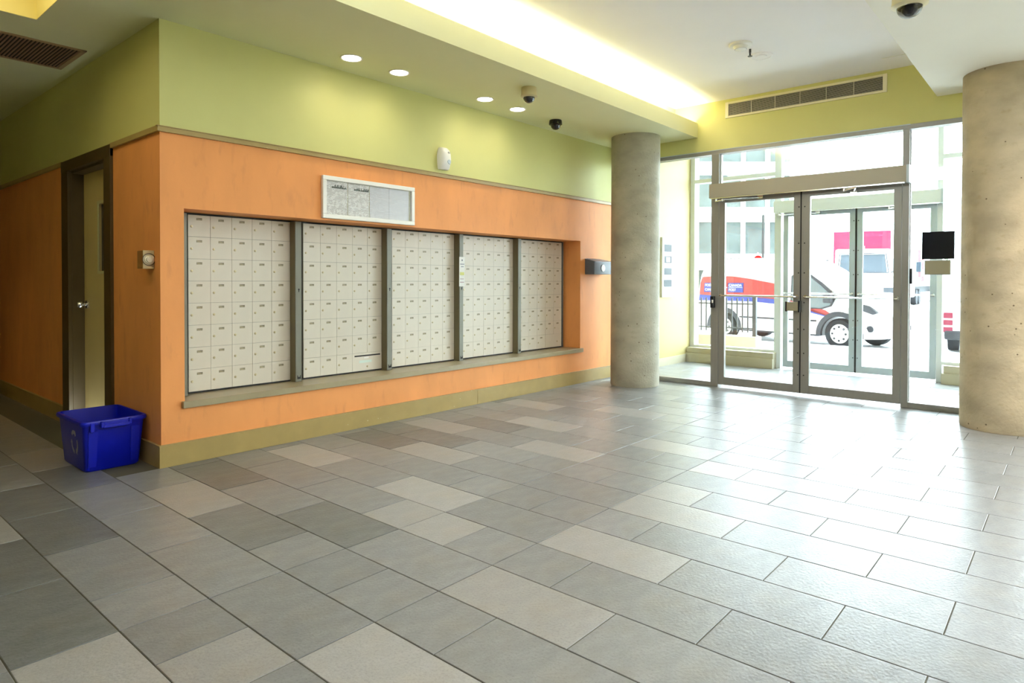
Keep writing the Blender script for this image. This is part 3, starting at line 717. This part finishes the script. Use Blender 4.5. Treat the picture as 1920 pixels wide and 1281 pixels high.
# hall ceiling grille
hg_ = empty('hall_ceiling_grille', (1.10, 5.745, ZL), 'brown louvred return air grille in the dark hall ceiling', 'vent')
hx0, hx1, hy0, hy1 = -.55, .475, -.31, .31
MB().box(hx0, hx1, hy0, hy0+.03, -.008, 0).box(hx0, hx1, hy1-.03, hy1, -.008, 0).box(hx1-.03, hx1, hy0, hy1, -.008, 0).box(hx0, hx0+.03, hy0, hy1, -.008, 0).build('grille_frame', mat('hall_grille_frame', (.42, .28, .15), .5), hg_, bevel=.002)
B(hx0+.03, hx1-.03, hy0+.03, hy1-.03, -.001, 0).build('backing', M['grille_dark'], hg_)
sl = MB(); x = hx0+.035
while x < hx1-.035:
    sl.box(x, x+.010, hy0+.03, hy1-.03, -.007, -.0025); x += .0225
tag(sl.build('grille_slats', M['hall_slat'], hg_), kind='stuff')

# ================================================================ on the glazing: black panel and beige plate
t = empty('display_panel', (D+.04, .975, 1.54), 'black square panel stuck on the side glass by the right column', 'panel')
B(-.02, 0, -.127, .127, -.127, .125).build('screen', M['blackgloss'], t, bevel=.003)
B(-.004, .001, -.129, .129, -.129, .127).build('back_rim', M['black'], t)
t = empty('metal_plate', (D+.04, .977, 1.333), 'beige rectangular plate on the side glass under the black panel', 'plate')
B(-.016, 0, -.10, .10, -.065, .065).build('plate', M['beige_plate'], t, bevel=.008)
B(-.012, .001, -.104, .104, -.069, .069).build('rim', M['alu_pale'], t, bevel=.004)

# intercom directory in the vestibule
t = empty('intercom_directory', (8.425, YC, 1.395), 'tall white intercom directory with four grey screens in the vestibule, behind the left column', 'intercom')
B(-.163, .163, -.035, 0, -.42, .42).build('case', M['white_pl'], t, bevel=.004)
for k, (zc_, hh) in enumerate([(.272, .052), (.110, .049), (-.057, .048), (-.225, .050)]):
    s_ = B(-.108, .112, -.038, -.035, zc_-hh, zc_+hh).build('screen', mat('intercom_screen', (.045, .055, .07), .5, spec=.2), t)
    if k == 1: B(-.05, .055, -.0395, -.038, zc_-.034, zc_+.036).build('label_card', M['paper_plain'], s_)
MB().box(-.125, -.115, -.037, -.035, -.26, -.16).build('speaker_slot', M['ink'], t)

# ================================================================ outside
S(B(DO+.1, 12.6, -12, 20, -.12, -.004).build('ground_sidewalk', M['pave']))
S(MB().prism([(12.6, -.12), (12.6, -.004), (13.0, .02), (13.05, -.24), (13.05, -.3), (12.6, -.3)], 'y', -12, 20).build('ground_curb', M['pave']))
S(B(13.05, 140, -70, 90, -.40, -.24).build('ground_road', M['road']))

# the building's own street front, around and above the entrance
S(MB().box(DO+.2, DO+.5, -26, 26, 3.36, 26).box(DO+.12, DO+.42, YC+T, 26, 0, 3.36).box(DO+.12, DO+.42, -26, Y0-.15, 0, 3.36).build('wall_street_front', mat('street_front_brick', (.16, .11, .09), .8, noise=(3, .1))))
# planter curb and fence
pc = B(10.85, 11.1, 4.02, 9.5, -.004, .27).build('planter_curb', M['curb'], bevel=.01)
tag(pc, 'low concrete planter curb outside the glass, under the black fence', 'curb')
fe = empty('fence', (10.97, 4.09, .27), 'black steel picket fence on the low curb outside the entrance', 'fence')
MB().box(-.03, .03, -.03, .03, 0, .67).box(-.034, .034, -.034, .034, .67, .685).build('post', M['fence'], fe)
B(-.03, .03, 2.35, 2.41, 0, .67).build('post', M['fence'], fe)
for z in (.545, .13): B(-.012, .012, .03, 5.2, z-.011, z+.011).build('rail', M['fence'], fe)
pk = None
for i in range(52):
    if pk is None: pk = B(-.010, .010, -.010, .010, .06, .64).build('picket', M['fence'], fe, (0, .115+i*.0925, 0))
    else:
        o = pk.copy(); COL.objects.link(o); o.location = (0, .115+i*.0925, 0)

# ---- delivery van
VA = math.atan2(-.968, -.252)
van = empty('delivery_van', (15.79, 3.58, -.24), 'white delivery van with a red and blue side stripe parked outside the doors', 'van', rotz=VA)
HW = .86
def arc(cx, cz, r, a0, a1, n=12): return [(cx+r*math.cos(a0+(a1-a0)*i/n), cz+r*math.sin(a0+(a1-a0)*i/n)) for i in range(n+1)]
prof = [(-3.70, .34), (-3.76, .50), (-3.76, .72), (-3.72, 1.15), (-3.66, 1.6), (-3.56, 1.86), (-3.35, 1.95), (-2.4, 2.0), (-1.5, 1.98), (-1.1, 1.92), (-.75, 1.72), (-.30, 1.42), (.02, 1.20), (.40, 1.10), (.68, .98), (.80, .82), (.86, .62), (.88, .42), (.82, .26), (.44, .24)]
prof += arc(0, .30, .415, 0, PI)[1:-1] + [(-.44, .25), (-2.48, .25)] + arc(-2.91, .30, .415, 0, PI)[1:-1] + [(-3.36, .28)]
def taper(u, z):
    k = 1.0
    if z > 1.15: k -= .13*((z-1.15)/.85)**1.3
    if u > .2: k -= .22*((u-.2)/.68)**2
    return k
n = len(prof)
body = MB()
body.add([(u, -HW*taper(u, z), z) for u, z in prof]+[(u, HW*taper(u, z), z) for u, z in prof],
         [tuple(range(n)), tuple(range(2*n-1, n-1, -1))]+[(i, (i+1) % n, n+(i+1) % n, n+i) for i in range(n)])
vb = body.build('body', M['vanwhite'], van, bevel=.035, seg=3)
def side_patch(name, poly, m, parent, off=.006, side=-1):
    """flat decal or window following the tumblehome of the side"""
    pts = [(u, side*(HW*taper(u, z)+off), z) for u, z in poly]; inn = [(u, side*(HW*taper(u, z)-.004), z) for u, z in poly]
    k = len(poly)
    return MB().add(pts+inn, [tuple(range(k)), tuple(range(2*k-1, k-1, -1))]+[(i, (i+1) % k, k+(i+1) % k, k+i) for i in range(k)]).build(name, m, parent)
for sd in (-1, 1):
    side_patch('red_stripe', [(-3.66, 1.10), (-3.66, 1.40), (-3.60, 1.55), (-3.2, 1.57), (-2.7, 1.56), (-2.2, 1.50), (-1.6, 1.40), (-1.18, 1.30), (-1.18, 1.02), (-2.0, 1.06), (-3.0, 1.08)], M['vanred'], van, side=sd)
    side_patch('red_stripe', [(-1.12, 1.02), (-1.10, .84), (-.40, .845), (-.30, .82), (-.10, .70), (-.14, .68), (-.5, .76), (-.95, .90)], M['vanred'], van, side=sd)
    side_patch('blue_stripe', [(-3.68, .95), (-3.66, 1.095), (-3.0, 1.075), (-2.0, 1.055), (-1.18, 1.015), (-1.12, .985), (-.95, .895), (-.5, .755), (-.14, .678), (-.2, .665), (-.9, .81), (-1.2, .90), (-2.0, .955), (-3.0, .965)], M['vanblue'], van, .009, side=sd)
    fg = side_patch('side_window', [(-1.08, .90), (-1.08, 1.52), (-1.02, 1.58), (-.72, 1.58), (-.42, 1.36), (-.12, 1.10), (-.20, .93), (-.42, .865), (-.9, .865)], M['carglass'], van, .006, side=sd)
    side_patch('window_rubber', [(-1.12, .87), (-1.12, 1.56), (-1.04, 1.62), (-.70, 1.62), (-.38, 1.40), (-.06, 1.10), (-.16, .91), (-.38, .84), (-.9, .835)], M['arch'], van, .003, side=sd)
    side_patch('trim_strip', [(-2.45, .565), (-2.45, .60), (-.50, .60), (-.50, .565)], M['arch'], van, .02, side=sd)
    side_patch('sill_strip', [(-2.45, .25), (-2.45, .285), (-.45, .285), (-.45, .25)], M['arch'], van, .012, side=sd)
    side_patch('door_handle', [(-1.0, .80), (-1.0, .825), (-.86, .825), (-.86, .80)], M['gap'], van, .03, side=sd)
    for cx in (0, -2.91):
        ap = arc(cx, .30, .50, -.10, PI+.10, 16)+arc(cx, .30, .40, PI+.10, -.10, 16)
        nn = 17; pts = []
        for (u, z) in ap: pts.append((u, sd*(HW*taper(u, z)+.02), z))
        inn = [(u, sd*(HW*taper(u, z)-.06), z) for u, z in ap]
        k = len(pts); fs = []
        for i in range(nn-1):
            j = 2*nn-1-i
            fs += [(i, i+1, j-1, j), (k+i, k+j, k+j-1, k+i+1), (i, k+i, k+i+1, i+1), (j, j-1, k+j-1, k+j)]
        MB().add(pts+inn, fs).build('wheel_arch', M['arch'], van)
for cx in (0, -2.91):
    for sd in (-1, 1):
        yw = sd*.74
        wh = MB().lathe((cx, yw, .33), [(.0, -.09), (.20, -.09), (.29, -.10), (.325, -.08), (.33, 0), (.325, .08), (.29, .10), (.20, .09), (0, .09)], 32, 'y').build('wheel', M['tyre'], van, smooth=True)
        hc = MB().lathe((cx, yw+sd*.09, .33), [(0, sd*.035), (.06, sd*.032), (.11, sd*.022), (.19, sd*.014), (.205, 0)], 30, 'y').build('hubcap', M['white_pl'], wh, smooth=True)
        hl = MB()
        for k in range(8):
            a = k*PI/4; hl.cyl((cx+.145*math.cos(a), yw+sd*.085, .33+.145*math.sin(a)), (cx+.145*math.cos(a), yw+sd*.116, .33+.145*math.sin(a)), .024, n=10)
        hl.build('hubcap_holes', M['arch'], wh)
# windscreen, lamps, grille
MB().add([(-.70, -.62, 1.70), (-.70, .62, 1.70), (-.02, .70, 1.235), (-.02, -.70, 1.235), (-.68, -.62, 1.675), (-.68, .62, 1.675), (-.03, .70, 1.215), (-.03, -.70, 1.215)], [(0, 1, 2, 3), (4, 7, 6, 5), (0, 4, 5, 1), (1, 5, 6, 2), (2, 6, 7, 3), (3, 7, 4, 0)]).build('windscreen', M['carglass'], van)
for sd in (-1, 1):
    o = MB().prism([(.36, .86), (.40, .99), (.60, .93), (.76, .80), (.66, .76)], 'y', sd*.60, sd*(.845*.93)).build('headlamp', M['lamp_glass'], van, bevel=.01)
    MB().lathe((.60, sd*.76, .46), [(0, sd*.03), (.06, sd*.025), (.07, 0)], 18, 'y').build('fog_lamp', M['arch'], van)
    o = MB().box(-.28, -.10, sd*.90, sd*1.02, .98, 1.18).build('door_mirror', M['arch'], van, bevel=.03)
MB().box(.86, .895, -.36, .36, .42, .52).box(.85, .885, -.36, .36, .60, .72).build('grille', M['arch'], van, bevel=.01)
# postal livery on the near side (local -y)
def side_y(u, z, off): return -(HW*taper(u, z)+off)
lg = side_patch('blue_panel', [(-2.80, 1.17), (-2.80, 1.40), (-2.36, 1.40), (-2.36, 1.17)], M['vanblue'], van, .012)
lg2 = side_patch('blue_panel', [(-3.52, 1.17), (-3.52, 1.40), (-3.08, 1.40), (-3.08, 1.17)], M['vanblue'], van, .012)
MB().lathe((-2.94, side_y(-2.94, 1.28, .012), 1.285), [(0, -.004), (.14, -.004), (.14, .003)], 28, 'y').build('emblem_disc', M['vanred'], van)
yb = side_y(-2.94, 1.28, .019)
MB().prism([(-3.03, 1.345), (-2.80, 1.285), (-3.03, 1.225), (-2.975, 1.285)], 'y', yb, yb-.003).build('emblem_wing', M['letter'], van)
def text(s, size, loc, parent, m, extr=.002):
    c = bpy.data.curves.new('lettering', 'FONT'); c.body = s; c.size = size; c.extrude = extr; c.align_x = 'LEFT'
    c.materials.append(m); tmp = bpy.data.objects.new('tmp', c); me = bpy.data.meshes.new_from_object(tmp); bpy.data.objects.remove(tmp)
    o = bpy.data.objects.new('lettering', me); COL.objects.link(o); o.parent = parent
    o.location = loc; o.rotation_euler = (PI/2, 0, 0); return o
yt = side_y(-2.6, 1.28, .018)
text('CANADA', .088, (-2.77, yt, 1.312), lg, M['letter']); text('POST', .088, (-2.77, yt, 1.200), lg, M['letter'])
text('POSTES', .088, (-3.49, yt, 1.312), lg2, M['letter']); text('CANADA', .088, (-3.49, yt, 1.200), lg2, M['letter'])
MB().box(-2.78, -2.38, yt-.001, yt+.003, 1.286, 1.292).build('divider_line', M['letter'], lg)

# ---- white box truck with a crimson box, facing the entrance
TD = 27.0
def world_at(px, depth): 
    lat = (px-960)/F_PX*depth; v = rt0*lat + Vector((math.cos(y_), math.sin(y_), 0))*depth; return v.x, v.y
tx, ty = world_at(1617, TD)
tk = empty('box_truck', (tx, ty, -.24), 'white truck cab with a crimson cargo box, facing the doors from across the street', 'truck', rotz=math.atan2(-ty, -tx)+.02)
MB().prism([(-1.9, .45), (1.9, .45), (1.95, .9), (1.90, 1.35), (1.75, 1.50), (.35, 1.78), (.22, 2.0), (-.10, 2.60), (-.3, 2.80), (-1.9, 2.82)], 'y', -1.02, 1.02).build('cab', M['vanwhite'], tk, bevel=.09, seg=3)
MB().add([(.36, -.86, 1.80), (.36, .86, 1.80), (-.045, .80, 2.56), (-.045, -.80, 2.56)], [(0, 1, 2, 3)]).add([(.30, -.86, 1.80), (.30, .86, 1.80), (-.10, .80, 2.56), (-.10, -.80, 2.56)], [(3, 2, 1, 0)]).build('windscreen', mat('windscreen_glass', (.045, .06, .075), .4, spec=.2), tk)
MB().tube([(.375, -.92, 1.80), (-.02, -.84, 2.60), (-.02, .84, 2.60), (.375, .92, 1.80), (.375, -.92, 1.80)], .022, n=6).build('windscreen_rubber', M['arch'], tk)
B(-7.6, -2.0, -1.12, 1.12, .95, 3.66).build('cargo_box', M['pinkred'], tk, bevel=.02)
B(-7.6, -1.9, -.5, .5, .45, .9).build('chassis', M['arch'], tk)
for sd in (-1, 1):
    MB().box(.25, .35, sd*1.25, sd*1.48, 1.9, 2.35).tube([(.3, sd*1.0, 1.8), (.3, sd*1.3, 2.0)], .025).build('door_mirror', M['arch'], tk, bevel=.02)
    MB().prism([(1.6, 1.0), (1.94, 1.0), (1.92, 1.22), (1.6, 1.26)], 'y', sd*.66, sd*1.03).build('headlamp', M['lamp_glass'], tk, bevel=.02)
    for cx in (1.05, -5.9): MB().lathe((cx, sd*.88, .48), [(0, -.14), (.30, -.14), (.46, -.13), (.48, 0), (.46, .13), (.30, .14), (0, .14)], 26, 'y').build('wheel', M['tyre'], tk, smooth=True)
MB().box(1.88, 1.97, -.55, .55, .85, 1.30).build('grille', mat('pale_grille', (.42, .43, .44), .4), tk, bevel=.02)
MB().box(1.6, 1.66, .0, .9, 1.55, 1.58).build('hood_line', M['arch'], tk)
MB().box(-.5, -.3, -.08, .08, 2.82, 2.92).build('roof_lamp', M['white_pl'], tk, bevel=.02)

# ---- articulated lorry further back
lx, ly = world_at(1666, 39)
lo_ = empty('articulated_lorry', (lx, ly, -.24), 'long white lorry with faded red graphics behind the box truck', 'truck', rotz=PI+.03)
MB().prism([(-1.6, .5), (1.6, .5), (1.65, 1.0), (1.55, 1.6), (.1, 1.85), (-.1, 2.1), (-.45, 2.9), (-1.6, 3.1)], 'y', -1.15, 1.15).build('cab', M['vanwhite'], lo_, bevel=.08)
MB().add([(.02, -1.0, 2.0), (.02, 1.0, 2.0), (-.36, .95, 2.82), (-.36, -.95, 2.82)], [(0, 1, 2, 3)]).build('windscreen', M['carglass'], lo_)
tr_ = B(-15.5, -1.75, -1.25, 1.25, 1.15, 3.95).build('trailer', M['vanwhite'], lo_, bevel=.03)
for sd in (-1, 1):
    g_ = MB()
    for a, b, c, d in ((-3.2, -1.9, 1.7, 3.4), (-4.6, -3.35, 1.45, 1.8), (-4.4, -3.6, 2.2, 3.3), (-9.5, -7, 2.2, 3.3), (-13.5, -10.5, 1.5, 2.4)): g_.box(a, b, sd*1.25, sd*1.256, c, d)
    g_.build('red_graphic', mat('faded_red_graphic', (.18, .016, .022), .6, spec=.05), tr_)
    for cx in (.7, -2.5, -3.7, -13.2, -14.4): MB().lathe((cx, sd*.98, .5), [(0, -.16), (.30, -.16), (.47, -.15), (.5, 0), (.47, .15), (.30, .16), (0, .16)], 24, 'y').build('wheel', M['tyre'], lo_, smooth=True)
    MB().box(-.15, 0, sd*1.4, sd*1.65, 2.0, 2.6).build('door_mirror', mat('mirror_blue', (.03, .045, .06), .4, spec=.2), lo_, bevel=.03)
    MB().box(1.5, 1.66, sd*.75, sd*1.1, .95, 1.25).build('headlamp', M['lamp_glass'], lo_, bevel=.03)
B(-15.3, -2.0, -.5, .5, .7, 1.15).build('chassis', M['arch'], lo_)

# ---- car glimpsed beside the right column, its tail towards us
cx_, cy_ = world_at(1869, 12.6)
car = empty('parked_car', (cx_, cy_, -.24), 'silver car with red tail lamps glimpsed beside the right column', 'car', rotz=math.atan2(cy_, cx_)-.03)
cp = [(0, .32), (-.02, .55), (0, .95), (.12, 1.02), (.50, 1.42), (1.3, 1.48), (2.2, 1.40), (2.9, 1.0), (4.0, .85), (4.2, .6), (4.2, .3), (3.75, .22)]+arc(3.4, .28, .35, 0, PI)[1:-1]+[(3.0, .22), (1.2, .22)]+arc(.8, .28, .35, 0, PI)[1:-1]+[(.4, .25)]
k = len(cp); tw = lambda u, z: .86 if z < 1.0 else .86-.2*(z-1.0)/.48
MB().add([(u, -tw(u, z), z) for u, z in cp]+[(u, tw(u, z), z) for u, z in cp], [tuple(range(k)), tuple(range(2*k-1, k-1, -1))]+[(i, (i+1) % k, k+(i+1) % k, k+i) for i in range(k)]).build('body', M['vanwhite'], car, bevel=.04, seg=3)
MB().add([(.13, -.70, 1.05), (.13, .70, 1.05), (.47, .64, 1.38), (.47, -.64, 1.38)], [(0, 1, 2, 3)]).add([(.16, -.70, 1.03), (.16, .70, 1.03), (.50, .64, 1.36), (.50, -.64, 1.36)], [(3, 2, 1, 0)]).build('rear_window', M['carglass'], car)
for sd in (-1, 1):
    MB().box(-.03, .20, sd*.70, sd*.87, 0.71, 0.82).box(-.03, .20, sd*.70, sd*.87, 0.57, 0.67).box(-.03, .1, sd*.70, sd*.87, 0.43, 0.53).build('tail_lamp', M['pinkred'], car, bevel=.01)
    for u in (.8, 3.4): MB().lathe((u, sd*.74, .31), [(0, -.1), (.2, -.1), (.30, -.09), (.31, 0), (.30, .09), (.2, .1), (0, .1)], 24, 'y').build('wheel', M['tyre'], car, smooth=True)
MB().box(-.05, .02, -.84, .84, .28, .46).build('bumper', mat('silver_bumper', (.05, .052, .06), .5, spec=.2), car, bevel=.03)

# ---- building across the street
bxx, byy = world_at(1290, 46)
bd = empty('building', (bxx, byy, -.24), 'pale glass fronted building across the street, seen through the left panes', 'building', rotz=y_-PI/2)
# local: +x to the right of the photo, -y towards the camera
BW = 8.5
MB().box(-5, BW, .3, 9, 0, 12.5).build('wall', M['facade'], bd)
for (z0, z1, mk_) in ((.2, 2.3, 'facade_brown'), (3.3, 5.7, 'facade_glass'), (6.6, 9.0, 'facade_glass'), (9.8, 12.0, 'facade_glass')):
    x = -4.6
    while x < BW-1.2:
        mk2 = M[mk_] if random.random() < .75 else M[random.choice(['facade_brown', 'facade_glass', 'facade_green'])]
        f_ = MB().box(x, x+1.55, .18, .32, z0, z0+.08).box(x, x+1.55, .18, .32, z1-.08, z1).box(x, x+.08, .18, .32, z0, z1).box(x+1.47, x+1.55, .18, .32, z0, z1).build('window', M['facade'], bd)
        B(x+.08, x+1.47, .24, .3, z0+.08, z1-.08).build('pane', mk2, f_)
        x += 1.72
for z in (2.5, 6.0, 9.2): MB().box(-5, BW+.3, -.15, .3, z, z+.55).build('fascia_band', M['facade'], bd)
MB().box(-5, 5.6, -1.3, .2, 2.55, 2.75).build('canopy', M['facade'], bd)
for x in (2.05, 4.75): MB().box(x, x+.12, -1.25, -1.13, 0, 6.0).build('canopy_post', mat('post_grey', (.035, .036, .035), .6, spec=.15), bd)
lt = MB()
for i, x in enumerate([2.3, 2.55, 2.8, 3.1, 3.4, 3.65, 3.95]): lt.box(x, x+.05, -1.33, -1.30, 2.80, 3.02+.04*(i % 2)).box(x, x+.16, -1.33, -1.30, 2.90, 2.93)
lt.build('fascia_lettering', mat('fascia_lettering_grey', (.02, .02, .02), .6, spec=.1), bd)

# ---- no entry sign on its post
sx_, sy_ = world_at(1421, 33)
sg = empty('no_entry_sign', (sx_, sy_, -.24), 'round red no entry sign with a white bar across the street', 'sign', rotz=y_-PI/2)
MB().cyl((0, .03, 0), (0, .03, 2.9), .03, n=10).build('post', M['alu_pale'], sg)
ds = MB().lathe((0, 0, 2.52), [(0, -.012), (.23, -.012), (.23, 0), (0, 0)], 30, 'y').build('disc', M['red_sign'], sg)
B(-.15, .15, -.016, -.012, 2.485, 2.555).build('white_bar', M['letter'], ds)
# ---- street tree behind the trucks, and one by the building
def tree(px, depth, h, r, label):
    x, y = world_at(px, depth); t = empty('street_tree', (x, y, -.24), label, 'tree')
    MB().cyl((0, 0, 0), (0, 0, h*.6), .12, .07, n=10).tube([(0, 0, h*.5), (.5, .2, h*.75)], .05).tube([(0, 0, h*.5), (-.5, -.2, h*.78)], .05).build('trunk', M['facade_brown'], t)
    mb = MB(); rr = random.Random(px)
    for i in range(900):
        a, b = rr.uniform(0, 2*PI), rr.uniform(-1, 1); q = rr.random()**.4*r
        c = Vector((math.cos(a)*math.sqrt(1-b*b)*q, math.sin(a)*math.sqrt(1-b*b)*q, h*.72+b*q))
        d = Vector((rr.uniform(-1, 1), rr.uniform(-1, 1), rr.uniform(-.5, .5))).normalized()*.14; e = d.orthogonal().normalized()*.08
        mb.add([c-d, c+e, c+d, c-e], [(0, 1, 2, 3)])
    tag(mb.build('leaves', M['leaf'], t), kind='stuff')
tree(1752, 62, 5.2, 1.5, 'small green street tree far behind the lorry')

# ================================================================ lamps whose fixtures are in the hall
spot('hall_downlight', (1.15, 7.55, ZL-.05), 34, (1, .66, .22), 70, .8, rot=(0, math.radians(12), 0))
area('coffer_light', (.44, 4.4, 3.165), (1.2, 1.0), 11, (1, .86, .50))
spot('column_downlight', (6.1, -.55, ZR-.05), 60, (1, .66, .30), 110, .9, rot=(0, 0, 0))
